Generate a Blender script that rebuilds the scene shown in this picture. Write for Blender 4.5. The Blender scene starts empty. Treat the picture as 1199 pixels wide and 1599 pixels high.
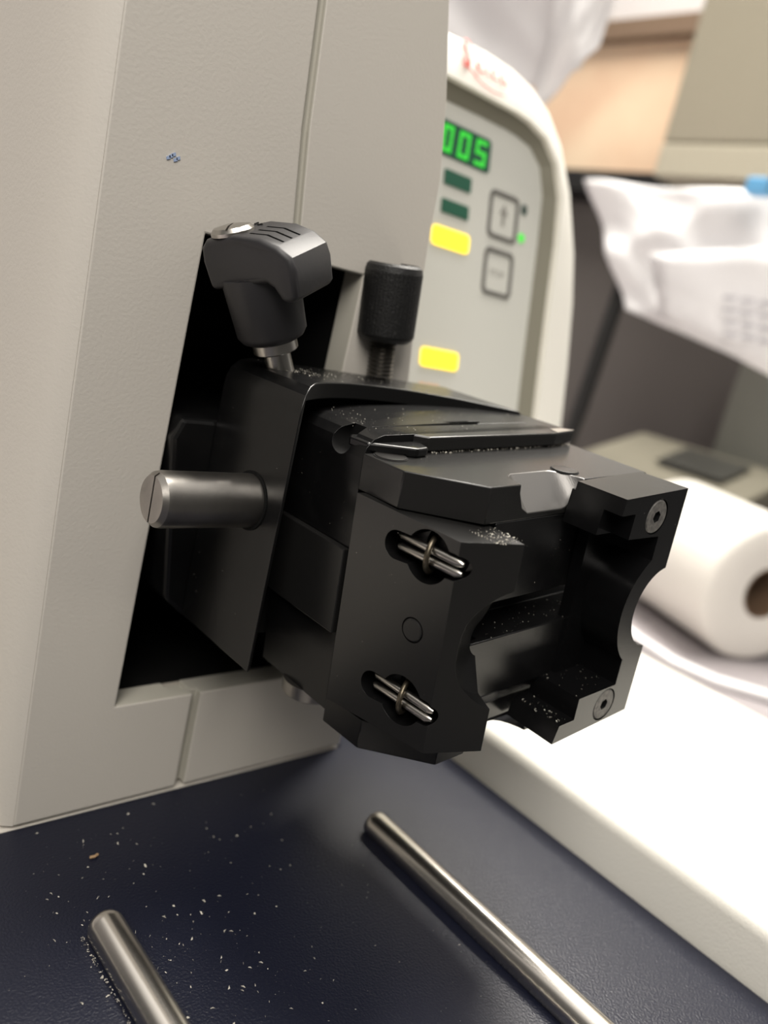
import bpy, bmesh, math, random
from mathutils import Vector, Matrix
random.seed(7)
S = bpy.context.scene
COL = S.collection
MM = 0.001

# ------------------------------------------------------------------ camera
def unit(v):
    v = Vector(v); v.normalize(); return v
XC = unit((1374, 0, 1274)); YC = Vector((-1182, -610, 1274)); YC -= XC * YC.dot(XC); YC.normalize()
ZC = XC.cross(YC)
right = Vector((XC[0], YC[0], ZC[0])); down = Vector((XC[1], YC[1], ZC[1])); fwd = Vector((XC[2], YC[2], ZC[2]))
cam_data = bpy.data.cameras.new('camera')
cam = bpy.data.objects.new('camera', cam_data); COL.objects.link(cam)
M = Matrix((right, -down, -fwd)).transposed().to_4x4()
M.translation = Vector((0, 0, .158))
cam.matrix_world = M
cam_data.sensor_fit = 'VERTICAL'; cam_data.sensor_height = 36
cam_data.lens = 1274 / 1599 * 36
cam_data.clip_start = .01; cam_data.clip_end = 30
cam_data.dof.use_dof = True
cam_data.dof.focus_distance = .192
cam_data.dof.aperture_fstop = 8.6
S.camera = cam

# ------------------------------------------------------------------ world, lights, exposure
W = bpy.data.worlds.new('world'); S.world = W; W.use_nodes = True
nt = W.node_tree; bg = nt.nodes['Background']; tcw = nt.nodes.new('ShaderNodeTexCoord')
vm = nt.nodes.new('ShaderNodeVectorMath'); vm.operation = 'DOT_PRODUCT'; vm.inputs[1].default_value = (.42, .40, .81)
rp = nt.nodes.new('ShaderNodeMapRange'); rp.inputs[1].default_value = .30; rp.inputs[2].default_value = 1.0
rp.inputs[3].default_value = .09; rp.inputs[4].default_value = 1.7
nt.links.new(tcw.outputs['Generated'], vm.inputs[0]); nt.links.new(vm.outputs['Value'], rp.inputs[0]); nt.links.new(rp.outputs[0], bg.inputs[1])
bg.inputs[0].default_value = (1.0, .955, .90, 1)
def area(name, loc, target, size, energy, col):
    l = bpy.data.lights.new(name, 'AREA'); l.shape = 'RECTANGLE'; l.size = size[0]; l.size_y = size[1]
    l.energy = energy; l.color = col
    o = bpy.data.objects.new(name, l); COL.objects.link(o)
    o.location = loc
    o.rotation_euler = (Vector(target) - Vector(loc)).to_track_quat('-Z', 'Y').to_euler()
    return o
area('ceiling_light_right', (.80, .50, 1.65), (.3, .25, 0), (.30, 1.2), 70, (1, .95, .87))
area('left_fill_light', (-.30, -.26, .82), (.1, .15, .12), (.4, .7), 9.2, (1, .95, .88))  # unseen fill light, added low on the left to brighten the housing
S.view_settings.view_transform = 'Standard'; S.view_settings.look = 'None'
S.view_settings.gamma = 1; S.view_settings.use_curve_mapping = False
S.view_settings.exposure = 0.0

# ------------------------------------------------------------------ materials
def mat(name, col, rough=.5, metal=0, spec=.5, bump=None, var=None, emit=None, alpha=None, trans=0, aniso=None, coat=0):
    m = bpy.data.materials.new(name); m.use_nodes = True
    nt = m.node_tree; b = nt.nodes['Principled BSDF']
    b.inputs['Base Color'].default_value = (*col, 1)
    b.inputs['Roughness'].default_value = rough
    b.inputs['Metallic'].default_value = metal
    b.inputs['Specular IOR Level'].default_value = spec
    b.inputs['Coat Weight'].default_value = coat
    if trans: b.inputs['Transmission Weight'].default_value = trans
    if alpha is not None: b.inputs['Alpha'].default_value = alpha
    if emit:
        b.inputs['Emission Color'].default_value = (*emit[0], 1); b.inputs['Emission Strength'].default_value = emit[1]
    tc = nt.nodes.new('ShaderNodeTexCoord')
    if bump:
        n = nt.nodes.new('ShaderNodeTexNoise'); n.inputs['Scale'].default_value = bump[0]; n.inputs['Detail'].default_value = 3
        mp = nt.nodes.new('ShaderNodeMapping')
        if len(bump) > 3: mp.inputs['Scale'].default_value = bump[3]
        nt.links.new(tc.outputs['Object'], mp.inputs[0]); nt.links.new(mp.outputs[0], n.inputs['Vector'])
        bp = nt.nodes.new('ShaderNodeBump'); bp.inputs['Strength'].default_value = bump[1]; bp.inputs['Distance'].default_value = bump[2]
        nt.links.new(n.outputs['Fac'], bp.inputs['Height']); nt.links.new(bp.outputs[0], b.inputs['Normal'])
    if var:
        n = nt.nodes.new('ShaderNodeTexNoise'); n.inputs['Scale'].default_value = var[0]; n.inputs['Detail'].default_value = 5
        nt.links.new(tc.outputs['Object'], n.inputs['Vector'])
        r = nt.nodes.new('ShaderNodeValToRGB')
        r.color_ramp.elements[0].position = var[2] if len(var) > 2 else .35
        r.color_ramp.elements[1].position = var[3] if len(var) > 3 else .65
        r.color_ramp.elements[0].color = (*col, 1); r.color_ramp.elements[1].color = (*var[1], 1)
        nt.links.new(n.outputs['Fac'], r.inputs[0]); nt.links.new(r.outputs[0], b.inputs['Base Color'])
    return m
BEIGE = mat('powder_coated_beige', (.61, .575, .52), .55, bump=(1100, .22, .0003))
BEIGE2 = mat('smooth_beige_cover', (.58, .545, .49), .5, bump=(900, .12, .0003))
WHITE = mat('cream_enamel', (.72, .70, .64), .45, bump=(1200, .3, .0003))
PANELM = mat('panel_foil', (.56, .56, .52), .45)
HOODM = mat('light_hood', (.80, .78, .72), .45)
NAVY = mat('navy_tray_enamel', (.0068, .0082, .018), .34, spec=.32, bump=(1500, .5, .0003))
ANOD = mat('black_anodised', (.0045, .0045, .0047), .27, spec=.40, bump=(500, .05, .0002, (1, 1, 12)), var=(160, (.008, .008, .008), .5, .8))
ANODS = mat('satin_black_anodised', (.004, .004, .0043), .22, spec=.35)
ANODG = mat('satin_grey_black_anodised', (.0135, .0132, .0128), .27, spec=.42)
CUTG = mat('machined_cut_surface', (.16, .155, .15), .40, metal=.8, bump=(900, .3, .0001, (8, 1, 1)))
PLAST = mat('matte_charcoal_plastic', (.026, .025, .027), .48, bump=(900, .12, .0002))
STEEL = mat('brushed_steel', (.50, .48, .44), .30, metal=1, var=(120, (.42, .40, .37), .4, .75))
STEELD = mat('worn_steel', (.36, .34, .315), .36, metal=1, var=(90, (.24, .23, .215), .4, .8), bump=(600, .15, .0002))
CHROME = mat('polished_rod_steel', (.74, .70, .64), .24, metal=1)
SCREWG = mat('dusty_grey_screw', (.20, .19, .175), .55, metal=.3, var=(900, (.10, .095, .09)), bump=(1500, .5, .0002))
KNURL = mat('dusty_knurled_black', (.0075, .0075, .0075), .5, spec=.4, bump=(1800, .6, .0004), var=(700, (.04, .04, .038), .62, .8))
BRONZE = mat('dull_bronze_wire', (.20, .17, .125), .38, metal=.9, var=(700, (.10, .085, .06)))
VOID = mat('bellows_and_recess_black', (.003, .003, .003), .8, spec=.2)
BANDM = mat('olive_grey_band', (.20, .19, .15), .5)
GREY_GAP = mat('grey_seal', (.46, .44, .38), .7)
LINEG = mat('grey_print', (.13, .125, .115), .6)
PRINTG = mat('faint_grey_print', (.24, .23, .21), .6)
TEAL = mat('dark_green_lens', (.020, .10, .062), .35)
TEALD = mat('display_window', (.016, .085, .050), .25)
GREEN = mat('lit_green_segment', (.03, .3, .03), .4, emit=((.05, .85, .06), .62))
GREENL = mat('lit_green_lamp', (.03, .3, .03), .4, emit=((.10, .95, .08), .7))
YELL = mat('lit_yellow_lamp', (.9, .6, .03), .4, emit=((1.0, .80, .035), 1.25))
REDP = mat('red_print', (.60, .09, .07), .6)
ORNG = mat('orange_print', (.75, .42, .20), .6)
BLUEINK = mat('faint_blue_ink', (.33, .42, .62), .6)
PAPER = mat('white_paper', (.86, .85, .86), .7)
PAPERG = mat('pencil_grey_print', (.55, .54, .57), .7)
TOWEL = mat('paper_towel', (.84, .81, .75), .85, bump=(250, .4, .001))
TOWELC = mat('roll_end', (.66, .61, .54), .85, bump=(400, .4, .001))
CORE = mat('cardboard_core', (.16, .10, .06), .8)
BAG = mat('translucent_white_bag', (.83, .81, .82), .35, spec=.6)
CORK = mat('warm_wood_board', (.80, .55, .38), .6, var=(6, (.90, .70, .50), .35, .65))
CORKD = mat('brown_wood_rail', (.20, .135, .09), .6)
WALLM = mat('painted_wall', (.62, .60, .60), .8, bump=(60, .1, .002))
CABM = mat('olive_beige_cabinet', (.38, .345, .265), .55)
CABL = mat('cream_cabinet_rail', (.55, .51, .40), .55)
BLACKP = mat('black_plastic', (.012, .012, .012), .5)
DIVM = mat('grey_brown_partition', (.125, .112, .105), .8, bump=(200, .2, .001))
DESKM = mat('mauve_grey_worktop', (.30, .275, .285), .6, var=(8, (.34, .31, .32)))
GREYG = mat('grey_green_metal', (.20, .20, .175), .6)
INSTR = mat('aged_beige_plastic', (.21, .195, .15), .55)
SCREEN = mat('dark_screen', (.05, .05, .045), .3)
BLUE = mat('light_blue_clip', (.18, .50, .85), .45)
DUST = mat('pale_shavings', (.55, .52, .45), .8)
DUSTB = mat('brown_shavings', (.34, .22, .12), .8)
FLOORM = mat('vinyl_floor', (.12, .115, .11), .6)
CEILM = mat('ceiling_tile', (.75, .74, .72), .9)

# ------------------------------------------------------------------ helpers
def link(name, bm, m, parent=None, loc=None, bevel=0, smooth=False, seg=2, ang=35):
    bmesh.ops.recalc_face_normals(bm, faces=bm.faces)
    me = bpy.data.meshes.new(name); bm.to_mesh(me); bm.free()
    o = bpy.data.objects.new(name, me); COL.objects.link(o)
    ms = m if isinstance(m, (list, tuple)) else [m]
    for x in ms: me.materials.append(x)
    if parent: o.parent = parent
    if loc: o.location = loc
    if smooth:
        for p in me.polygons: p.use_smooth = True
        try: me.set_sharp_from_angle(angle=math.radians(ang))
        except Exception: pass
    if bevel:
        b = o.modifiers.new('bevel', 'BEVEL'); b.width = bevel; b.segments = seg; b.limit_method = 'ANGLE'
        b.angle_limit = math.radians(30); b.harden_normals = False
    return o
def tag(o, label=None, cat=None, group=None, kind=None):
    if label: o['label'] = label
    if cat: o['category'] = cat
    if group: o['group'] = group
    if kind: o['kind'] = kind
    return o
def empty(name, loc=(0, 0, 0), rot=(0, 0, 0)):
    o = bpy.data.objects.new(name, None); o.empty_display_size = .02
    COL.objects.link(o); o.location = loc; o.rotation_euler = rot; return o
def box(bm, x0, x1, y0, y1, z0, z1, mi=0):
    vs = [bm.verts.new(p) for p in [(x0,y0,z0),(x1,y0,z0),(x1,y1,z0),(x0,y1,z0),(x0,y0,z1),(x1,y0,z1),(x1,y1,z1),(x0,y1,z1)]]
    for f in [(0,3,2,1),(4,5,6,7),(0,1,5,4),(1,2,6,5),(2,3,7,6),(3,0,4,7)]:
        bm.faces.new([vs[i] for i in f]).material_index = mi
def prism(bm, poly, a, b, fn, mi=0):
    """extrude 2D polygon between levels a and b; fn(p, q, h) -> xyz"""
    A = [bm.verts.new(fn(p[0], p[1], a)) for p in poly]; B = [bm.verts.new(fn(p[0], p[1], b)) for p in poly]
    n = len(poly)
    fs = [bm.faces.new(A), bm.faces.new(B[::-1])]
    for i in range(n): fs.append(bm.faces.new((A[i], B[i], B[(i+1) % n], A[(i+1) % n])))
    for f in fs: f.material_index = mi
    return fs
XY = lambda p, q, h: (p, q, h)
XZ = lambda p, q, h: (p, h, q)
YZ = lambda p, q, h: (h, p, q)
def frame_fn(o, a, b, n):
    o, a, b, n = map(Vector, (o, a, b, n))
    return lambda p, q, h: tuple(o + a * p + b * q + n * h)
def circ(cx, cy, r, n=32, a0=0, a1=360, ry=None):
    full = abs(a1 - a0) >= 360
    k = n if full else n + 1
    return [(cx + r * math.cos(math.radians(a0 + (a1 - a0) * i / n)), cy + (ry or r) * math.sin(math.radians(a0 + (a1 - a0) * i / n))) for i in range(k)]
def rrect(x0, x1, y0, y1, r, n=5):
    out = []
    for cx, cy, a in ((x1-r, y1-r, 0), (x0+r, y1-r, 90), (x0+r, y0+r, 180), (x1-r, y0+r, 270)):
        out += circ(cx, cy, r, n, a, a + 90)
    return out
def lathe(bm, prof, o, axis, n=40, mi=0, ripple=None):
    """prof = [(r, h)...] around axis from o"""
    o = Vector(o); ax = unit(axis)
    a = ax.orthogonal().normalized(); b = ax.cross(a)
    rings = []
    for j, (r, h) in enumerate(prof):
        ring = []
        for i in range(n):
            t = 2 * math.pi * i / n
            rr = r * (1 - ripple[0] * (i % 2)) if ripple and ripple[1] <= j <= ripple[2] else r
            ring.append(bm.verts.new(o + ax * h + (a * math.cos(t) + b * math.sin(t)) * rr))
        rings.append(ring)
    for p, q in zip(rings, rings[1:]):
        for i in range(n): bm.faces.new((p[i], p[(i+1) % n], q[(i+1) % n], q[i])).material_index = mi
    bm.faces.new(rings[0][::-1]).material_index = mi; bm.faces.new(rings[-1]).material_index = mi
def tube(bm, pts, r, n=8, mi=0):
    pts = [Vector(p) for p in pts]; rings = []
    prev = None
    for i, p in enumerate(pts):
        d = (pts[min(i+1, len(pts)-1)] - pts[max(i-1, 0)]).normalized()
        a = d.orthogonal().normalized() if prev is None else (prev - d * prev.dot(d)).normalized()
        prev = a; b = d.cross(a)
        rr = r[i] if isinstance(r, (list, tuple)) else r
        rings.append([bm.verts.new(p + (a * math.cos(2*math.pi*k/n) + b * math.sin(2*math.pi*k/n)) * rr) for k in range(n)])
    for p, q in zip(rings, rings[1:]):
        for i in range(n): bm.faces.new((p[i], p[(i+1) % n], q[(i+1) % n], q[i])).material_index = mi
    bm.faces.new(rings[0][::-1]).material_index = mi; bm.faces.new(rings[-1]).material_index = mi
def temp(bm, m=None):
    bmesh.ops.recalc_face_normals(bm, faces=bm.faces)
    me = bpy.data.meshes.new('cutter'); bm.to_mesh(me); bm.free()
    if m: me.materials.append(m)
    o = bpy.data.objects.new('cutter', me); COL.objects.link(o); return o
def cut(bm, cutters, m, mcut=None):
    """subtract every cutter bmesh from bm, give back a bmesh"""
    base = temp(bm, m)
    cs = []
    for c in cutters:
        c = temp(c, mcut or m); cs.append(c)
        md = base.modifiers.new('b', 'BOOLEAN'); md.operation = 'DIFFERENCE'; md.solver = 'EXACT'; md.object = c
        try: md.material_mode = 'TRANSFER'
        except Exception: pass
    bpy.context.view_layer.update()
    dg = bpy.context.evaluated_depsgraph_get()
    me = bpy.data.meshes.new_from_object(base.evaluated_get(dg))
    out = bmesh.new(); out.from_mesh(me)
    mats = [x for x in me.materials]
    for o in [base] + cs:
        d = o.data; bpy.data.objects.remove(o); bpy.data.meshes.remove(d)
    bmesh.ops.remove_doubles(out, verts=out.verts, dist=1e-6)
    return out, mats
def B_(fn=None): return bmesh.new()
def text_mesh(body, size, shear=0):
    c = bpy.data.curves.new('t', 'FONT'); c.body = body; c.size = size; c.shear = shear; c.align_x = 'LEFT'
    o = bpy.data.objects.new('t', c); COL.objects.link(o)
    bpy.context.view_layer.update()
    me = bpy.data.meshes.new_from_object(o.evaluated_get(bpy.context.evaluated_depsgraph_get()))
    bm = bmesh.new(); bm.from_mesh(me); bpy.data.objects.remove(o)
    return bm

# ================================================================== SETTING
def struct(name, x0, x1, y0, y1, z0, z1, m):
    bm = bmesh.new(); box(bm, x0, x1, y0, y1, z0, z1)
    return tag(link(name, bm, m), kind='structure')
struct('floor', -2.2, 1.4, -2.0, 2.3, -.83, -.80, FLOORM)
struct('wall_right', 1.30, 1.36, .22, 2.3, -.80, 1.9, WALLM)
struct('wall_back', -2.2, 1.36, 2.2, 2.26, -.80, 1.9, WALLM)

# worktop the microtome stands on
bm = bmesh.new(); box(bm, -.75, 1.297, -.03, 1.6, -.085, -.055)
tag(link('worktop', bm, DESKM, bevel=.002), 'mauve grey worktop under the microtome and the paper towel roll', 'worktop')

# ================================================================== MICROTOME
mic = empty('microtome', (.15, .2, -.055))
tag(mic, 'large beige microtome with curved housing, navy tray and lit control panel', 'microtome')
def mp(name, bm, m, parent=mic, **k):
    """part given in world coordinates; parent chain offset removed"""
    o = link(name, bm, m, parent, **k)
    o.matrix_parent_inverse = Matrix.Translation(-Vector((.15, .2, -.055)))
    return o
def sp(name, bm, m, parent, **k): return link(name, bm, m, parent, **k)

# --- front housing slab with slide opening
plan = [(.0770,.190),(.0745,.1915),(.0715,.1965),(.0695,.204),(.068,.215),(.066,.25),(.062,.42),(.19,.42)]
prof_r = [(.192,0),(.1915,.06),(.188,.11),(.1815,.150),(.1800,.165),(.1785,.180),(.1775,.196),(.1730,.216),(.1655,.240),(.158,.262),(.149,.285),(.137,.31)]
front = [(.077, .0005)] + [(x, z + .0005) for x, z in prof_r] + [(.077, .31)]
slab = bmesh.new(); prism(slab, front, .190, .199, XZ)
c1 = bmesh.new(); prism(c1, [(.1012,.0330),(.172,.0330),(.172,.095),(.1560,.098),(.1563,.1640),(.1045,.1640)], .18, .21, XZ)
c2 = bmesh.new(); seam = [(.1245,.33),(.1245,.25),(.1252,.225),(.1275,.195),(.1305,.172),(.1320,.155)]
prism(c2, [(x-.0011, z) for x, z in seam] + [(x+.0011, z) for x, z in seam[::-1]], .18, .1915, XZ)
c3 = bmesh.new(); box(c3, .1256, .1284, .18, .1925, -.01, .0345)
c3b = bmesh.new(); box(c3b, .1195, .1255, .1935, .21, .0315, .034)
slab, ms = cut(slab, [c1, c2, c3, c3b], BEIGE, GREY_GAP)
mp('front_housing', slab, ms, bevel=.0005, seg=2)
bm = bmesh.new()
prism(bm, [(.0770,.1902),(.0745,.1915),(.0715,.1965),(.0695,.204),(.068,.215),(.066,.25),(.062,.42),(.077,.42)], .0005, .31, XY)
mp('side_housing', bm, BEIGE, smooth=True, ang=50)
bm = bmesh.new(); box(bm, .0775, .175, .1995, .42, .0, .0322)
mp('lower_core', bm, BEIGE2)
bm = bmesh.new(); box(bm, .0775, .17, .1995, .42, .166, .305)
mp('upper_core', bm, BEIGE2)
# right shoulder of housing, running back
bm = bmesh.new()
prism(bm, [(x-.002, z+.0005) for x, z in prof_r] + [(.13, .31), (.13, .166), (.1625, .166), (.1625, .097), (.174, .095), (.174, 0.0005)], .1992, .30, XZ)
mp('housing_shoulder', bm, BEIGE2)
# bellows cavity behind the opening
bm = bmesh.new()
box(bm, .078, .1738, .27, .272, .0325, .166); box(bm, .078, .080, .1993, .27, .0325, .166)
box(bm, .078, .1738, .1993, .27, .0323, .0331); box(bm, .078, .1623, .1993, .27, .1643, .1658)
box(bm, .1588, .1623, .1993, .27, .0325, .166)
for k in range(7): box(bm, .080, .1600, .262 - .003*(k % 2), .27, .034 + k*.0185, .034 + k*.0185 + .0165)
mp('bellows', bm, VOID)
tag(bpy.data.objects['bellows'], 'matt black bellows inside the opening')
# faint blue ink mark on the housing
bm = bmesh.new()
for k in range(5):
    x, z = .0915 + k*.0006, .1778 + .0005*((k*7) % 3)
    prism(bm, [(x, z), (x+.0009, z+.0004), (x+.0007, z+.0011), (x-.0002, z+.0006)], .1898, .18995, XZ)
tag(mp('ink_mark', bm, BLUEINK), 'faint blue ink spot')

# --- tray
bm = bmesh.new(); prism(bm, [(-.12,-.01),(.2305,-.01),(.2305,.222),(.1925,.222),(.1925,.1899),(-.12,.1899)], -.05, 0, XY)
mp('tray', bm, NAVY, bevel=.001)
bpy.data.objects['tray']['label'] = 'dark navy tray with fine textured enamel'
bm = bmesh.new(); box(bm, -.12, .1920, .1902, .42, -.05, -.0005); box(bm, .1920, .2315, .2225, .42, -.05, .018)
mp('base', bm, BEIGE2, bevel=.001)
# --- right arm of the base
bm = bmesh.new()
sec = [(.2320,-.05),(.2320,.0135),(.2328,.0160),(.2345,.0178),(.2375,.0185)] + [(.372,.0185),(.384,.0165),(.391,.011),(.394,.002),(.394,-.05)]
prism(bm, sec, -.01, .42, XZ)
tag(mp('base_arm', bm, WHITE, smooth=True, ang=40), 'cream enamel side arm of the base')

# --- guide rods let into the tray
def rod(cx, y1):
    bm = bmesh.new()
    lathe(bm, [(.0026, -.0016), (.0037, -.0010), (.0043, .0004), (.0044, .0016), (.0044, .153), (.0040, .1545)], (cx, y1, .0026), (0, -1, 0), n=40)
    o = mp('guide_rod', bm, CHROME, smooth=True, ang=60); return o
tag(rod(.0835, .1448), 'shorter looking steel rod on the left')
tag(rod(.1722, .1468), 'longer steel rod running towards the right')
# --- control unit (leans back 12 degrees)
th = math.radians(12)
PF = frame_fn((0, .25, .14), (1, 0, 0), (0, math.sin(th), math.cos(th)), (0, math.cos(th), -math.sin(th)))
def P(fn=PF): return fn
mmf = lambda p, q, h: PF(p*MM, q*MM, h*MM)
outer = [(195,-122),(352,-122),(356,-70),(357,-16),(357,8),(355,39),(350.5,63),(340,92),(328,112.5),(315.5,124.6),(302,131.4),(286,135),(268,136),(244,134.5),(195,134)]
inner = [(196,-121),(318,-121),(322,-70),(322.5,-16),(323,8),(324,39),(325,63),(324,84),(318,98),(308,106.5),(296,110),(286,111),(268,111),(244,111),(196,111)]
inner2 = [(196,-121),(311,-121),(313.5,-70),(314.5,-16),(315,8),(316.2,39),(317,63),(317,84),(313,96),(304.5,102.5),(294,104.5),(286,105),(268,105),(244,104.5),(196,104.5)]
bm = bmesh.new()
def ring(poly, h): return [bm.verts.new(mmf(x, y, h)) for x, y in poly]
n_ = len(outer)
mid1 = [((a[0]*.35+b[0]*.65), (a[1]*.35+b[1]*.65)) for a, b in zip(outer, inner)]
mid2 = [((a[0]*.8+b[0]*.2), (a[1]*.8+b[1]*.2)) for a, b in zip(outer, inner)]
rs = [ring(inner, 1.5), ring(inner, -5.6), ring(mid1, -4.6), ring(mid2, -.2), ring(outer, 8), ring(outer, 90)]
for a, b in zip(rs, rs[1:]):
    for i in range(n_): bm.faces.new((a[i], a[(i+1) % n_], b[(i+1) % n_], b[i]))
bm.faces.new(rs[-1]); bm.faces.new(rs[0][::-1])
hood = mp('control_unit', bm, HOODM, smooth=True, ang=32)
PO = Vector((.15, .2, -.055))
def cp(name, bm, m, **k):
    o = link(name, bm, m, hood, **k); return o
bm = bmesh.new(); prism(bm, inner2, .8, 1.48, mmf); cp('panel_foil', bm, PANELM)
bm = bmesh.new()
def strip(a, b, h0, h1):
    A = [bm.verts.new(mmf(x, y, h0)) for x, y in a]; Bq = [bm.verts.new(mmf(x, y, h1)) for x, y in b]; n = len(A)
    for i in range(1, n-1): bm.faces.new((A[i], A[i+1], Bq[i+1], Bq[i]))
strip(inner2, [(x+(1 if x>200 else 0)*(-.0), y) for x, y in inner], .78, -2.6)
o = cp('recess_band', bm, BANDM)  # darker olive-grey band sloping from the foil to the recess edge
bm = bmesh.new(); prism(bm, rrect(214, 277.5, 83.3, 97.3, 2), .3, .75, mmf); cp('display_window', bm, TEALD)
def seg_digit(x0, y0, w, h, segs):
    bm = bmesh.new(); t = 2.0; sl = .10
    sh = lambda p, q, hh: mmf(p + (q-y0)*sl, q, hh)
    H = {'a': (x0, x0+w, y0+h-t, y0+h), 'd': (x0, x0+w, y0, y0+t), 'g': (x0, x0+w, y0+h/2-t/2, y0+h/2+t/2),
         'f': (x0, x0+t, y0+h/2, y0+h), 'b': (x0+w-t, x0+w, y0+h/2, y0+h), 'e': (x0, x0+t, y0, y0+h/2), 'c': (x0+w-t, x0+w, y0, y0+h/2)}
    for s in segs:
        a, b, c, d = H[s]; g = .12
        prism(bm, [(a+g, c+g), (b-g, c+g), (b-g, d-g), (a+g, d-g)], .15, .28, sh)
    return cp('digit', bm, GREEN)
seg_digit(246.2, 84.6, 6.3, 11.2, 'abcdef')
seg_digit(256.0, 84.6, 7.2, 11.2, 'abcdef')
seg_digit(266.8, 84.6, 7.2, 11.2, 'afgcd')
for q0, q1, m, x0, lab in ((72.3, 78.3, TEAL, 250.2, None), (60.8, 66.4, TEAL, 250, None), (46.8, 54.8, YELL, 246, 'lit yellow lamp'), (-3.8, 4.2, YELL, 245.8, 'lit yellow lamp')):
    bm = bmesh.new(); prism(bm, rrect(x0, 269 if m is YELL else 266.9, q0, q1, 2.0 if m is YELL else .6), .2, .75, mmf)
    o = cp('indicator_lamp', bm, m)
    o['label'] = lab or 'unlit dark green lamp'
def frame_ring(x0, x1, y0, y1, r, t):
    bm = bmesh.new(); A = rrect(x0, x1, y0, y1, r, 6); Bp = rrect(x0+t, x1-t, y0+t, y1-t, r-t*.6, 6); n = len(A)
    v = [[bm.verts.new(mmf(p[0], p[1], h)) for p in poly] for h in (.3, .78) for poly in (A, Bp)]
    for i in range(n):
        j = (i+1) % n
        bm.faces.new((v[0][i], v[0][j], v[1][j], v[1][i])); bm.faces.new((v[0][i], v[2][i], v[2][j], v[0][j])); bm.faces.new((v[1][i], v[1][j], v[3][j], v[3][i])); bm.faces.new((v[2][i], v[3][i], v[3][j], v[2][j]))
    return bm
cp('button_frame', frame_ring(280, 300.6, 57.6, 78.3, 3.2, 2.0), LINEG)
cp('button_frame', frame_ring(280, 300.4, 32.6, 53.4, 3.2, 2.0), LINEG)
bm = bmesh.new(); prism(bm, [(289.6,64),(291.2,64),(291.2,69),(293,69),(290.4,73.5),(287.8,69),(289.6,69)], .45, .78, mmf); cp('button_symbol', bm, PRINTG)
bm = text_mesh('STOP', 4.2)
for v in bm.verts: v.co = Vector(mmf(284.6 + v.co.x, 41.3 + v.co.y, .7))
cp('button_symbol', bm, PRINTG)
bm = bmesh.new(); prism(bm, rrect(302.6, 306.2, 72.2, 76.8, 1.5), .3, .78, mmf); cp('status_light', bm, mat('unlit_lamp', (.02,.05,.04), .4))
bm = bmesh.new(); prism(bm, circ(304.3, 61.8, 2.1, 20), .3, .78, mmf); tag(cp('status_light', bm, GREENL), 'lit round green status light')
bm = bmesh.new()
for x in (246.5, 251, 255): prism(bm, rrect(x, x+3.2, -12.6, -10.9, .4), .5, .78, mmf)
cp('orange_mark', bm, ORNG)
# red script lettering on the hood (front band between recess and top)
bm = bmesh.new()
LH = -4.4
def stroke(pts, ws, h=LH):
    n = len(pts); L = []; R = []
    for i, p in enumerate(pts):
        a = Vector(pts[max(i-1, 0)]); b = Vector(pts[min(i+1, n-1)]); d = (b-a).normalized(); nn = Vector((-d.y, d.x)) * ws[i] / 2
        L.append((p[0]+nn.x, p[1]+nn.y)); R.append((p[0]-nn.x, p[1]-nn.y))
    poly = L + R[::-1]
    vs = []
    for hh in (h, h-.25):
        vs.append([bm.verts.new(mmf(x, y, hh - .6 + hoodz(x, y))) for x, y in poly])
    m2 = len(poly)
    for i in range(n-1):
        j = m2-1-i
        bm.faces.new((vs[1][i], vs[1][i+1], vs[1][j-1], vs[1][j]))
def hoodz(x, y):
    f = (y - 111) / 25; K = [(-1, -5.6), (0, -5.6), (.35, -4.6), (.8, -.2), (1, 8)]
    for (a, ha), (b, hb) in zip(K, K[1:]):
        if a <= f <= b: return ha + (hb - ha) * (f - a) / (b - a) + 4.2
    return 0
sx = 1.0
stroke([(256.2,128.5),(255.4,130.2),(253.8,130.6),(252.6,129.2),(252.4,126.5),(252.8,123.5),(252.8,120.5),(251.8,118.2),(249.6,117.6),(248.2,119.2),(249.2,121.0),(250.8,119.6),(253,117.4),(256,116.0)],
       [.9,1.2,1.2,1.5,1.9,1.9,1.9,1.6,1.2,1.0,1.0,1.0,.9,.7])
stroke([(256,116.0),(261,114.0),(268,113.2),(276,114.0)], [.7,.7,.6,.3])
stroke([(258,120.2),(260.4,120.8),(260.4,122.4),(258.8,122.8),(257.6,121.0),(258.2,118.8),(260.4,118.4),(262,119.6)], [1.0,.8,.8,.9,1.1,1.0,.8,.7])
stroke([(264,122.6),(263.8,120.4),(264.2,118.6),(265.4,118.8)], [1,1,.9,.6])
stroke([(270.6,122.0),(269.2,122.8),(267.6,121.6),(267.6,119.6),(269,118.5),(270.8,119.2)], [.8,.8,1,1.1,.9,.6])
stroke([(276,122.2),(274,122.6),(272.8,120.8),(273.4,118.9),(275.2,119.2),(276.2,121.6),(276.1,119.2),(277.4,118.7)], [.8,.8,1,1,.8,.8,.9,.6])
cp('script_logo', bm, REDP)['label'] = 'red script lettering on the hood'

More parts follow.
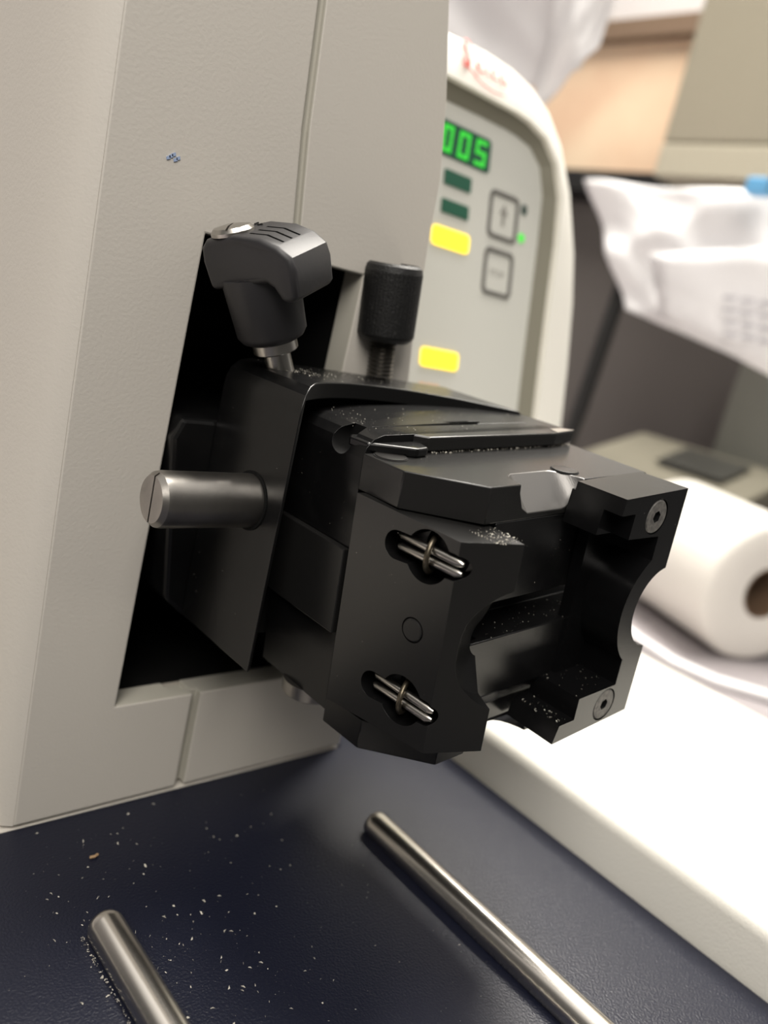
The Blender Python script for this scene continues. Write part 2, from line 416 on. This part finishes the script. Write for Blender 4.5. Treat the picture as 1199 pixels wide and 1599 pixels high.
# ================================================================== SPECIMEN HEAD (arm block)
HO = Vector((.158, .187, .06))
def hp(name, bm, m, **k): return link(name, bm, m, head, **k)
sec = [(.115,.0617),(.200,.0617),(.200,.133),(.197,.136),(.1215,.136),(.1185,.1352),(.1163,.1332),(.1152,.1305),(.115,.128)]
blk = bmesh.new(); prism(blk, sec, .1405, .1868, XZ)
ca = bmesh.new(); prism(ca, circ(.1575, .1010, .0660, 96), .02, .16, XY)
cb = bmesh.new(); prism(cb, [(.1168,.12),(.1168,.162),(.127,.171),(.194,.171),(.197,.166),(.197,.12)], .02, .1318, XY)
blk, ms = cut(blk, [ca, cb], ANOD, VOID)  # cup faces take the bellows black, painting in the deep shade there
head = mp('head_block', blk, ms, bevel=.0003, smooth=True, ang=25)
head['label'] = 'black head block jutting out of the housing opening'
bm = bmesh.new(); prism(bm, [(.1055,.118),(.1500,.118),(.1500,.060),(.117,.060),(.109,.0665),(.1032,.1125)], .1870, .255, XZ)
hp('slide', bm, ANOD, bevel=.0012)
# spigot linking to clamp (inside the recess)
bm = bmesh.new(); lathe(bm, [(.022, 0), (.022, .012)], (.160, .1712, .095), (0, -1, 0)); hp('ball_joint', bm, ANODS, smooth=True)
# steel pin on the left
bm = bmesh.new()
lathe(bm, [(.0056, 0), (.0066, .0012), (.0068, .0024), (.0068, .0285)], (.0882, .165, .1032), (1, 0, 0), n=48)
cs = bmesh.new(); box(cs, .0875, .0892, .1645, .1651, .09, .115)
bm, ms = cut(bm, [cs], STEELD, STEELD)
pin = hp('locking_pin', bm, ms, smooth=True, ang=30); pin['label'] = 'round steel pin with a slotted end'
bm = bmesh.new(); lathe(bm, [(.0076, 0), (.0076, .0003)], (.1147, .165, .1032), (1, 0, 0), n=40); hp('pin_collar', bm, VOID)
# tightening screw (knurled)
ax = unit((-.115, 0, 1)); so = Vector((.1675, .186, .1355))
bm = bmesh.new()
prof = []
h = 0
while h < .0125: prof += [(.0040, h), (.0032, h + .0006)]; h += .0012
lathe(bm, prof, so, ax, n=32)
hp('threaded_shank', bm, mat('blackened_thread', (.16, .15, .135), .35, metal=.9), smooth=True, ang=20)
bm = bmesh.new()
lathe(bm, [(.0072, 0), (.0083, .0011), (.0087, .0019), (.0087, .0198), (.0082, .0215), (.0072, .0222), (.0068, .0216)], so + ax * .0118, ax, n=96, ripple=(.009, 2, 3))
kn = hp('knurled_knob', bm, KNURL, smooth=True, ang=12)
# clamping lever
lax = unit((-.425, .06, .90)); lo = Vector((.1232, .174, .1350))
la = unit(Vector((0, 1, 0)).cross(lax)); lb = lax.cross(la)   # la ~ +x, lb ~ +y
rq = math.radians(24); la, lb = la * math.cos(rq) + lb * math.sin(rq), lb * math.cos(rq) - la * math.sin(rq)
bm = bmesh.new(); lathe(bm, [(.0034, 0), (.0034, .0085)], lo, lax); hp('lever_shaft', bm, STEEL, smooth=True)
bm = bmesh.new(); lathe(bm, [(.0054, 0), (.0057, .0003), (.0057, .0034)], lo + lax*.0058, lax, n=48); hp('lever_collar', bm, STEEL, smooth=True, ang=40)
bm = bmesh.new(); lathe(bm, [(.0064, 0), (.0078, .0007), (.0088, .0022), (.0096, .0168)], lo + lax*.0086, lax, n=48)
hp('lever_hub', bm, PLAST, smooth=True, ang=50)
LF = frame_fn(lo, la, lb, lax)
side = [(.0098,.0232),(.0106,.0300),(.0100,.0335),(.0080,.0352),(-.0010,.0358),(-.0080,.0348),(-.0125,.0328),(-.0155,.0300),(-.0160,.0270),(-.0154,.0212),(-.0144,.0198),(-.0112,.0198),(-.0092,.0235),(-.0076,.0246),(0,.0240)]
bm = bmesh.new()
W0 = .0090
prism(bm, side, -W0, W0, lambda p, q, h: LF(h * (1 - max(0, p)*18), p, q))
bmesh.ops.recalc_face_normals(bm, faces=bm.faces); bm.normal_update()
bmesh.ops.bevel(bm, geom=[e for e in bm.edges if e.calc_face_angle(0) > math.radians(50)], offset=.0019, segments=5, profile=.5, affect='EDGES', clamp_overlap=True)
cs = []
for k in range(3):
    c = bmesh.new(); aa = -.0052 + k*.0036
    pr_ = [(-.0032,.0350),(-.0080,.0344),(-.0120,.0327),(-.0120,.045),(-.0032,.045)]
    prism(c, pr_, aa, aa + .0009, lambda p, q, h: LF(h, p, q)); cs.append(c)
bm, ms = cut(bm, cs, PLAST, BLACKP)
lev = hp('lever_handle', bm, ms, smooth=True, ang=35)
bm = bmesh.new(); lathe(bm, [(.0052, 0), (.0052, .0008), (.0044, .0017), (.0020, .0021)], lo + lax*.0354 + lb*.0028 - la*.0030, lax, n=40)
c = bmesh.new(); prism(c, [(-.0003,-.01),(.0003,-.01),(.0003,.01),(-.0003,.01)], .0367, .045, lambda p, q, h: LF(q*.8 - .003, p + .0028 + q*.3, h))
bm, ms = cut(bm, [c], STEEL, STEELD)
hp('lever_cap_screw', bm, ms, smooth=True, ang=30)
bm = bmesh.new()
for a, b, c, d in ((.0030,.0040,-.0008,-.0005),(.00335,.00365,-.0014,.0001),(.0046,.0062,.0015,.0018)):
    prism(bm, [(a,c),(b,c),(b,d),(a,d)], .0357, .0361, lambda p, q, h: LF(p, q, h))
hp('lever_marking', bm, BLACKP)

# ================================================================== SPECIMEN CLAMP
CO = Vector((.16, .12, .095))
cl = empty('specimen_clamp', CO, (0, -math.radians(5.4), 0))
tag(cl, 'black anodised specimen clamp with two jaws, keyhole slots and semicircular cut outs', 'clamp')
mz = lambda p, q, h: (p*MM, q*MM, h*MM)     # plan (u,v) extruded along w
mf = lambda p, q, h: (p*MM, h*MM, q*MM)     # front (u,w) extruded along v
ml = lambda p, q, h: (h*MM, p*MM, q*MM)     # side (v,w) extruded along u
# --- swivel block (C)
sec = [(-33,-35.5),(44,-35.5),(44,34),(42,36.5),(-27.5,36.5),(-30.5,35.5),(-32.3,33.6),(-33,31)]
blk = bmesh.new(); prism(blk, sec, 17.2, 46.5, mf)
c1 = bmesh.new(); prism(c1, [(17,24),(17,-16),(20,-16),(20,24)], -60, -60.1, ml); c1.free()
cs = []
c = bmesh.new(); box(c, -.0340, -.0322, .0100, .050, -.0138, .0088)                 # shallow seat of side plate
cs.append(c)
c = bmesh.new(); fn = frame_fn((-.0335, .0262, .0335), (0, 1, .2), (0, -.2, 1), (1, 0, .0))
prism(c, circ(0, 0, .0036, 28), -.004, .0065, fn); cs.append(c)
c = bmesh.new(); box(c, -.025, .033, .0242, .0247, .0358, .04); cs.append(c)       # seam line
c = bmesh.new(); prism(c, [(2,27.5),(5.5,24.8),(12.5,24.8),(16,27),(11,28.0)], 33, 40, mz); cs.append(c)
blk, ms = cut(blk, cs, ANOD, VOID)
o = link('swivel_block', blk, ms, cl, bevel=.0005, smooth=True, ang=25)
bm = bmesh.new(); prism(bm, [(-24.5,24.2),(33,24.2),(43.5,15.2),(33,13.4),(-15.2,14.2)], 32.9, 36.5, mz)
link('dovetail_bar', bm, ANODG, cl, bevel=.0004)
bm = bmesh.new(); prism(bm, [(33.6,13.6),(43.6,15.3),(40,17.6),(35,17.4)], 36.5, 36.62, mz)
tag(link('bare_metal_chip', bm, STEEL, cl), 'shiny bare metal corner')
# lip beside the drilled hole
bm = bmesh.new(); prism(bm, [(-32.7,23.5),(-31,25.2),(-26,24.2),(-16.5,16.2),(-18,11.6),(-22,11.0),(-32.0,17.6)], 32.6, 34.8, mz)
link('lip', bm, ANOD, cl, bevel=.0005, seg=2)
bm = bmesh.new(); box(bm, -.0345, -.0323, .0173, .0470, -.0137, .0086)
tag(link('side_plate', bm, ANODG, cl, bevel=.0003), 'slightly paler plate let into the side')
bm = bmesh.new(); lathe(bm, [(.0085, 0), (.0085, .0036), (.0075, .0044)], (-.026, .0315, -.0353), (0, 0, -1)); link('lower_screw', bm, STEELD, cl, smooth=True, ang=35)

# --- body: top and bottom plates and core
plan = [(-33.5,16.8),(-33.0,3.2),(-20.2,-11.4),(9.5,-11.4),(9.5,-12.0),(40.5,-12.0),(43,17.0)]
def scoop(sgn):
    c = bmesh.new(); r2 = math.sqrt(.5)
    fn = frame_fn((.0008, -.004, -.003 + sgn*.0355), (1, 0, 0), (0, -r2, sgn*r2), (0, -r2, -sgn*r2))
    prof = [(-.0065, 0), (.0062, 0)] + [(.0062 + .0065*math.sin(t), .0095*(1-math.cos(t))) for t in (.25,.5,.75,1.0,1.25,1.5)] + [(.0135, .03), (-.0130, .03)] + [(-.0065 - .005*math.sin(t), .0080*(1-math.cos(t))) for t in (1.5,1.0,.5)]
    prism(c, prof, -.02, .03, fn); return c
core = bmesh.new()
prism(core, plan, 23.8, 32.5, mz)
core, _ = cut(core, [scoop(1)], ANODG, CUTG)
top = core
link('top_plate', top, _, cl, bevel=.0006, smooth=True, ang=20)
core = bmesh.new(); prism(core, plan, -38.5, -30.6, mz)
core, _ = cut(core, [scoop(-1)], ANOD, ANODG)
link('bottom_plate', core, _, cl, bevel=.0004, smooth=True, ang=20)
sidep = [(16.8,23.79),(-11.4,23.79),(-11.4,3.4),(-3.0,3.4),(-3.0,-4.2),(-14.4,-4.2),(-14.4,-20),(-11.4,-25),(-11.4,-30.59),(16.8,-30.59)]
core = bmesh.new(); prism(core, sidep, -20.5, 33, ml)
sc_ = bmesh.new(); box(sc_, -.040, -.0162, -.0125, .03, -.04, .04)
sc2_ = bmesh.new(); box(sc2_, -.040, -.0162, -.03, .03, .0120, .04)
sc3_ = bmesh.new(); box(sc3_, -.040, -.0162, -.03, .03, -.04, -.0172)
core, ms = cut(core, [scoop(1), scoop(-1), sc_, sc2_, sc3_], ANOD, ANODS)
link('clamp_core', core, ms, cl, bevel=.0003, smooth=True, ang=20)
# bright wear scratches on the shelf
bm = bmesh.new(); rnd = random.Random(3)
for k in range(9):
    u, v = 21 + rnd.random()*6, -12 + rnd.random()*5; L = 1 + rnd.random()*3
    prism(bm, [(u, v), (u+.5*L, v-.9*L), (u+.5*L+.25, v-.9*L+.1), (u+.25, v+.2)], -4.2, -4.15, mz)
link('shelf_scratch', bm, SCREWG, cl)
# round plugs in the top plate
for (x, y, r) in ((-28.2, 13.2, 4.1), (13.6, -5.2, 3.6)):
    bm = bmesh.new(); lathe(bm, [(r*MM, 0), (r*MM, .0002)], (x*MM, y*MM, .03244), (0, 0, 1), n=36)
    o = link('plug_rim', bm, VOID, cl)
    bm = bmesh.new(); lathe(bm, [((r-.35)*MM, 0), ((r-.35)*MM, .0004), ((r-.6)*MM, .00045)], (x*MM, y*MM, .03244), (0, 0, 1), n=36)
    link('plug', bm, mat('plug_grey', (.02, .019, .018), .3, metal=.3), cl, smooth=True, ang=30)
# --- left jaw
def jaw_poly():
    tp = {'lb': (-35.4,14.6,23.9), 'lf': (-31.2,-15.2,22.6), 'rf': (-18.2,-21.6,22.9), 'rb': (-16.1,10,23.7)}
    bt = {'lb': (-35.4,14.4,-30.1), 'lf': (-31.0,-16.1,-28.6), 'rf': (-18.0,-22.1,-28.4), 'rb': (-16.1,10,-30)}
    bm = bmesh.new(); ks = ('lb','lf','rf','rb')
    T = [bm.verts.new(Vector(tp[k])*MM) for k in ks]; Bv = [bm.verts.new(Vector(bt[k])*MM) for k in ks]
    bm.faces.new(T); bm.faces.new(Bv[::-1])
    for i in range(4): bm.faces.new((T[i], Bv[i], Bv[(i+1)%4], T[(i+1)%4]))
    return bm
fo = Vector((-33.3*MM, 0, 0)); fs = unit((4.3, -30.2, 0)); fn_in = unit((30.2, 4.3, 0))
def facep(v, w):      # point of jaw face with given v
    t = (v - 14.5) / (-15.6 - 14.5)
    return Vector((-35.4 + 4.3*t, v, w)) * MM
cs = []
KH = [(-7.6, 16.4), (-7.4, -19.2)]
sl = [(0, 0)]
for (v, w) in KH:
    F = frame_fn(facep(v, w), fs, (0, 0, 1), fn_in)
    c = bmesh.new(); prism(c, circ(0, 0, .0061, 44), -.003, .0105, F); cs.append(c)
    c = bmesh.new(); pl = circ(.0068, .0002, .0030, 14, -90, 90) + circ(-.0088, -.0004, .0034, 14, 90, 270)
    prism(c, pl, -.0032, .0075, F); cs.append(c)
F = frame_fn(facep(-7.2, -1.4), fs, (0, 0, 1), fn_in)
c = bmesh.new(); prism(c, circ(0, 0, .00300, 36), -.002, .0012, F); cs.append(c)
c = bmesh.new(); lathe(c, [(.0160, 0), (.0150, .0024), (.0132, .0068), (.0050, .0102), (.0050, .05)], (-.0152, -.0244, -.0026), (0, 1, 0), n=80); cs.append(c)
jb, ms = cut(jaw_poly(), cs, ANODG, ANOD)
jaw = link('left_jaw', jb, ms, cl, bevel=.00025, smooth=True, ang=20)
jaw['label'] = 'left jaw with two keyhole slots in its side'
bm = bmesh.new(); lathe(bm, [(.00268, -.0010), (.00268, .0001), (.0024, .0003)], facep(-7.2, -1.4), -fn_in, n=36)
link('round_plug', bm, ANODG, jaw, smooth=True, ang=30)
for (v, w) in KH:
    F = frame_fn(facep(v, w), fs, (0, 0, 1), fn_in)
    for dq in (1.5, -1.15):
        bm = bmesh.new()
        tube(bm, [F(-.0098, dq*MM, .0022), (F(-.009, dq*MM, .0020)), F(.0075, dq*MM*.9, .0008), F(.0088, dq*.8*MM, .0010)], [.0004, .00085, .00105, .0005], n=12)
        link('spring_pin', bm, STEEL, jaw, smooth=True, ang=60)
    bm = bmesh.new()
    tube(bm, [F(-.0006 + .0011*math.sin(t), -.0040*math.cos(t), .0030 - .0040*math.sin(t)) for t in [math.pi*i/20 for i in range(-2, 23)]], .00068, n=10)
    link('wire_loop', bm, BRONZE, jaw, smooth=True, ang=60)
# --- right jaw, C shaped, semicircle cut from its outer edge
cs = []
rj = bmesh.new(); prism(rj, [(8.6,32.6),(7.4,22.4),(6.0,-20),(3.0,-30.4),(34.6,-29.4),(35.2,33.4)], -27, -12.2, mf)
c = bmesh.new(); prism(c, circ(36.5, 1.0, 11.2, 56), -40, 0, mf); cs.append(c)
rec = [(15,22.2),(27,21.6),(27,15.2)] + circ(36.5, 1.0, 17.0, 14, 124, 230) + [(26,-12),(26,-19.6),(15,-19.6)]
c = bmesh.new(); prism(c, rec, -40, -15.5, mf); cs.append(c)
c = bmesh.new(); prism(c, [(0,22.4),(15.2,22.2),(15.2,-19.6),(0,-19.6)], -40, 0, mf); cs.append(c)
c = bmesh.new(); prism(c, [(-5,-15),(10.3,-15),(10.3,-25.6),(-5,-25.6)], -40, 0, mf); cs.append(c)
c = bmesh.new(); prism(c, [(0,20),(13.4,20),(13.8,28.6),(0,28.6)], -40, -22, mf); cs.append(c)
c = bmesh.new(); prism(c, [(5,30.4),(5,40),(45,40),(45,31.6)], -13.1, -10, mf); cs.append(c)
for (u, w) in ((23.6, 27.0), (22.8, -24.6)):
    c = bmesh.new(); prism(c, circ(u, w, 4.6, 36), -30, -26.0, mf); cs.append(c)
rj, ms = cut(rj, cs, ANOD, ANODS)
rjo = link('right_jaw', rj, ms, cl, bevel=.0006, smooth=True, ang=20)
rjo['label'] = 'right C shaped jaw with two countersunk screws'
for (u, w) in ((23.6, 27.0), (22.8, -24.6)):
    bm = bmesh.new(); lathe(bm, [(.0043, 0), (.0043, .0008), (.0040, .0011)], (u*MM, -.0259, w*MM), (0, -1, 0), n=40)
    c = bmesh.new(); prism(c, circ(u, w, 1.55, 6, 15, 375), -40, -26.2, mf)
    bm, ms = cut(bm, [c], SCREWG, VOID)
    link('socket_screw', bm, ms, rjo, smooth=True, ang=30)

# ================================================================== dust and shavings
def dust(name, label, spots, m, parent_frame=None, seed=1):
    rnd = random.Random(seed); bm = bmesh.new()
    for (fn, n, s0, s1) in spots:
        for k in range(n):
            p = Vector(fn(rnd)); s = s0 + (s1 - s0) * rnd.random()**3
            d = Vector((rnd.uniform(-1,1), rnd.uniform(-1,1), rnd.uniform(-.3,.5))).normalized() * s
            e = Vector((rnd.uniform(-1,1), rnd.uniform(-1,1), 0)).normalized() * s * .35
            vs = [bm.verts.new(p + q) for q in (d*.5, e, -d*.5, Vector((0, 0, s*.35)))]
            for f in ((0,1,2),(0,3,1),(1,3,2),(2,3,0)): bm.faces.new([vs[i] for i in f])
    o = link(name, bm, m); tag(o, label, 'dust', kind='stuff'); return o
CM = Matrix.Translation(CO) @ Matrix.Rotation(-math.radians(5.4), 4, 'Y')
def cw(u, v, w): return CM @ Vector((u*MM, v*MM, w*MM))
g = lambda r, a, b: a + (b-a)*r.random()
dust('clamp_dust', 'pale wax dust scattered over the black clamp tops', [
    (lambda r: cw(g(r,-14,42), r.gauss(15.2,.8), 32.56), 700, .00015, .0009),
    (lambda r: cw(g(r,-30,40), g(r,-10,16), 32.52), 50, .00008, .0003),
    (lambda r: cw(g(r,-26,38), g(r,16,44), 36.65), 130, .00008, .0005),
    (lambda r: cw(r.gauss(-24,3), r.gauss(27,6), 36.6), 60, .0001, .0006),
    (lambda r: cw(g(r,-25,-17), g(r,-20,-11), 23.0), 300, .00012, .0008),
    (lambda r: cw(g(r,-14,25), g(r,-14.3,-4), -4.15), 60, .00008, .0005),
    (lambda r: cw(g(r,10.5,25), g(r,-26,-14), -19.5), 30, .0001, .0007),
    (lambda r: cw(g(r,4,9.5), g(r,-26,-14), -25.5), 40, .0001, .0009),
    (lambda r: cw(-36.1 + .02, g(r,18,44), g(r,-30,30)), 0, .0001, .0004)], DUST, seed=4)
def facep_world(v, w): return CM @ (facep(v, w) - fn_in*.00003)
dust('jaw_dust', 'tiny pale specks clinging to the jaw faces', [
    (lambda r: facep_world(g(r,-14,13), g(r,-28,22)), 45, .00006, .00020),
    (lambda r: cw(g(r,-12,30), -11.45, g(r,5,22)), 40, .00006, .00030),
    (lambda r: cw(-33.03, g(r,18,44), g(r,9,31)), 26, .00008, .0003),
    (lambda r: cw(g(r,10,34), -27.03, g(r,23,32)), 14, .00006, .0003)], DUST, seed=8)
dust('head_dust', 'pale dust on top of the black head block beside the lever', [
    (lambda r: (g(r,.121,.195), g(r,.170,.186), .13605), 240, .0001, .0005),
    (lambda r: (r.gauss(.130,.004), min(.186, r.gauss(.172,.004)), .13605), 150, .0001, .0006),
    (lambda r: (.11495, g(r,.153,.186), g(r,.065,.128)), 30, .0001, .0004)], DUST, seed=5)
def traypt(r):
    while True:
        x, y = r.gauss(.095, .02), r.gauss(.135, .03)
        if -.1 < y < .186 and not (abs(x-.0835) < .005 and y < .147): return (x, y, .0001)
dust('tray_shavings', 'fine pale shavings strewn over the navy tray near the left rod', [
    (traypt, 330, .0002, .0014), (lambda r: (g(r,.11,.165), g(r,.03,.18), .0001), 60, .0002, .0007),
    (lambda r: (.0835-.0046+g(r,-.0007,.0002), g(r,.10,.146), .0004), 160, .0003, .0008)], DUST, seed=6)
bm = bmesh.new(); tube(bm, [(.0905,.1705,.0004),(.0918,.1702,.0006),(.0928,.1708,.0004)], .0004, n=6)
tag(link('brown_shaving', bm, DUSTB), 'single brown shaving lying on the navy tray above the left rod', 'shaving')

# ================================================================== BACKGROUND
# warm wood board on the wall
t = empty('wood_board', (1.297, .99, .59)); tag(t, 'warm orange wood board with brown top rail on the wall', 'board')
bm = bmesh.new(); box(bm, -.012, 0, -.34, .50, -.1385, .092); link('panel', bm, CORK, t)
bm = bmesh.new(); box(bm, -.03, 0, -.34, .50, .094, .125); tag(link('rail', bm, CORKD, t), 'brown rail')
# black cable duct under it
bm = bmesh.new(); box(bm, 1.20, 1.297, .35, 1.6, .415, .450)
tag(link('cable_duct', bm, BLACKP, bevel=.003), 'black duct running below the wood board and cabinet', 'duct')
# cabinet
t = empty('wall_cabinet', (1.12, .30, .385)); tag(t, 'olive beige wall cabinet hanging above the white papers', 'cabinet')
bm = bmesh.new(); box(bm, -.17, .17, -.3, .337, .04, .62); link('cabinet_body', bm, CABM, t, bevel=.004)
bm = bmesh.new(); box(bm, -.170, .17, -.3, .337, .0, .0395); tag(link('bottom_rail', bm, CABL, t, bevel=.003), 'cream bottom rail')
# partition, post, upright
t = empty('partition', (1.27, .8, -.055)); tag(t, 'grey brown partition standing behind the papers', 'partition')
bm = bmesh.new(); box(bm, -.01, .01, -.57, .8, 0, .465); link('partition_panel', bm, DIVM, t)
bm = bmesh.new(); tube(bm, [(.80,.562,-.0545),(.80,.5425,.077),(.80,.534,.235)], .0085, n=10)
tag(link('black_post', bm, BLACKP, smooth=True), 'thin black post beside the control unit hood', 'post')
t = empty('upright_cabinet', (1.10, .395, -.055)); tag(t, 'grey green metal upright with a dark slot at the right edge', 'metal upright')
bm = bmesh.new(); box(bm, -.05, .09, -.16, .10, 0, .27); link('upright_body', bm, GREYG, t, bevel=.003)
bm = bmesh.new(); box(bm, -.054, -.0505, -.12, .02, .15, .25); link('dark_slot', bm, SCREEN, t)
# small beige instrument
t = empty('beige_instrument', (.935, .462, -.055), (0, 0, math.radians(4))); tag(t, 'low beige instrument with dark screen behind the towel roll', 'instrument')
bm = bmesh.new(); prism(bm, [(-.09,0),(.09,0),(.09,.115),(.06,.128),(-.09,.095)], -.10, .10, lambda p, q, h: (p, h, q)); link('instrument_case', bm, INSTR, t, bevel=.004)
bm = bmesh.new(); prism(bm, [(-.05,-.062),(.03,-.062),(.03,.02),(-.05,.02)], 0, .002, lambda p, q, h: (p, q, (.1035 + (p+.09)*.22) - .0035 + .004 + h*.5 - .0035)); link('instrument_screen', bm, SCREEN, t)
# paper towel roll
rc = Vector((.672, .235, .006)); rr = .060
rdir = unit((.40, .917, -.0))
t = empty('paper_towel_roll', (rc.x, rc.y, -.055), (0, 0, 0)); tag(t, 'white paper towel roll lying on the worktop with brown core', 'paper towel roll')
bm = bmesh.new()
def rollring(r, h, wob=0, n=64):
    a = Vector((rdir.y, -rdir.x, 0)); b = Vector((0, 0, 1)); o = Vector((0, 0, .061))
    return [bm.verts.new(o + rdir*h + a*math.cos(2*math.pi*i/n)*r + b*math.sin(2*math.pi*i/n)*r) for i in range(n)]
rr_ = [rollring(.022, .010), rollring(.022, 0), rollring(.035, -.001), rollring(.053, 0), rollring(.059, .002), rollring(.060, .005), rollring(.060, .125), rollring(.058, .13), rollring(.022, .13), rollring(.022, .010)]
for a, b in zip(rr_, rr_[1:]):
    for i in range(64):
        f = bm.faces.new((a[i], a[(i+1) % 64], b[(i+1) % 64], b[i]))
bmesh.ops.remove_doubles(bm, verts=bm.verts, dist=1e-5)
link('towel_sheets', bm, TOWEL, t, smooth=True, ang=60)
bm = bmesh.new()
rr_ = [rollring(.020, .0), rollring(.0217, 0), rollring(.0217, .128), rollring(.020, .128)]
for a, b in zip(rr_, rr_[1:] + rr_[:1]):
    for i in range(64): bm.faces.new((a[i], a[(i+1) % 64], b[(i+1) % 64], b[i]))
tag(link('cardboard_core', bm, CORE, t, smooth=True, ang=60), 'brown cardboard core')
# crumpled things
def sheet(name, corners, m, nu, nv, amp, seed, thick=.0006, freq=3.0, sag=0):
    """crumpled sheet through four world corners (tl, tr, br, bl)"""
    rnd = random.Random(seed); bm = bmesh.new(); tl, tr, br, bl = [Vector(c) for c in corners]
    n = (tr - tl).cross(bl - tl).normalized()
    ph = [(rnd.uniform(0, 6.3), rnd.uniform(.6, 1.6)*freq, rnd.uniform(.6, 1.6)*freq, rnd.uniform(.4, 1)) for _ in range(7)]
    grid = []
    for j in range(nv+1):
        row = []
        for i in range(nu+1):
            s, q = i/nu, j/nv
            p = (tl*(1-s) + tr*s)*(1-q) + (bl*(1-s) + br*s)*q
            d = sum(a*abs(math.sin(s*f1*2 + q*f2*(1 if k % 2 else -1)*2 + f0)) for k, (f0, f1, f2, a) in enumerate(ph)) / 7 - .4
            row.append(bm.verts.new(p + n*d*amp + Vector((0, 0, -sag*math.sin(math.pi*s)*q))))
        grid.append(row)
    for j in range(nv):
        for i in range(nu): bm.faces.new((grid[j][i], grid[j][i+1], grid[j+1][i+1], grid[j+1][i]))
    o = link(name, bm, m, smooth=True, ang=60)
    md = o.modifiers.new('thickness', 'SOLIDIFY'); md.thickness = thick
    return o
o = sheet('hanging_paper', [(.775,.600,.334),(.775,.33,.335),(.760,.318,.175),(.765,.500,.208)], PAPER, 28, 20, .045, 2, freq=2.3)
tag(o, 'crumpled white paper hanging at the right above the towel roll', 'paper')
bm = bmesh.new()
for k in range(4): box(bm, 0, .0006, -.05 + .004*k, .03, -k*.012, -k*.012 + .004)
o = sheet('printed_sheet', [(.735,.470,.262),(.720,.30,.285),(.715,.30,.170),(.735,.440,.205)], PAPER, 8, 6, .012, 5)
tag(o, 'white printed sheet hanging in front of the crumpled paper', 'paper')
bm2 = bmesh.new()
for k in range(4):
    for j in range(3):
        z = .232 - k*.010; y = .372 - j*.016 - k*.004
        prism(bm2, [(y, z), (y-.012, z+.0005), (y-.012, z-.0035), (y, z-.004)], .7145, .7155, YZ)
pr = link('printed_lines', bm2, PAPERG, o)
bm.free()
o = sheet('folded_paper', [(.80,.545,.295),(.80,.490,.300),(.79,.478,.218),(.795,.520,.236)], PAPER, 6, 6, .02, 9)
tag(o, 'small grey white folded paper flap beside the black post', 'paper')
bm = bmesh.new(); box(bm, .727, .745, .372, .392, .322, .336)
tag(link('blue_clip', bm, BLUE, bevel=.002), 'small light blue clip on top of the papers', 'clip')
o = sheet('plastic_bag', [(.62,.80,.56),(.60,.505,.52),(.600,.500,.385),(.62,.66,.36)], BAG, 26, 20, .06, 11, thick=.001, freq=1.5)
tag(o, 'crumpled white plastic bag hanging above the control unit', 'plastic bag')
o = sheet('bag_fold', [(.56,.52,.50),(.58,.470,.48),(.585,.478,.395),(.58,.53,.34)], BAG, 20, 16, .03, 13, thick=.001, freq=1.5)
o.parent = bpy.data.objects['plastic_bag']
# white cable on the worktop
bm = bmesh.new()
tube(bm, [(.640,.40,-.0505),(.610,.33,-.0505),(.592,.285,-.0505),(.582,.25,-.0505),(.588,.218,-.0505),(.612,.185,-.0505),(.66,.155,-.0505),(.75,.12,-.0505)], .0042, n=10)
tag(link('white_cable', bm, PAPER, smooth=True), 'curved white cable lying between the base arm and towel roll', 'cable')
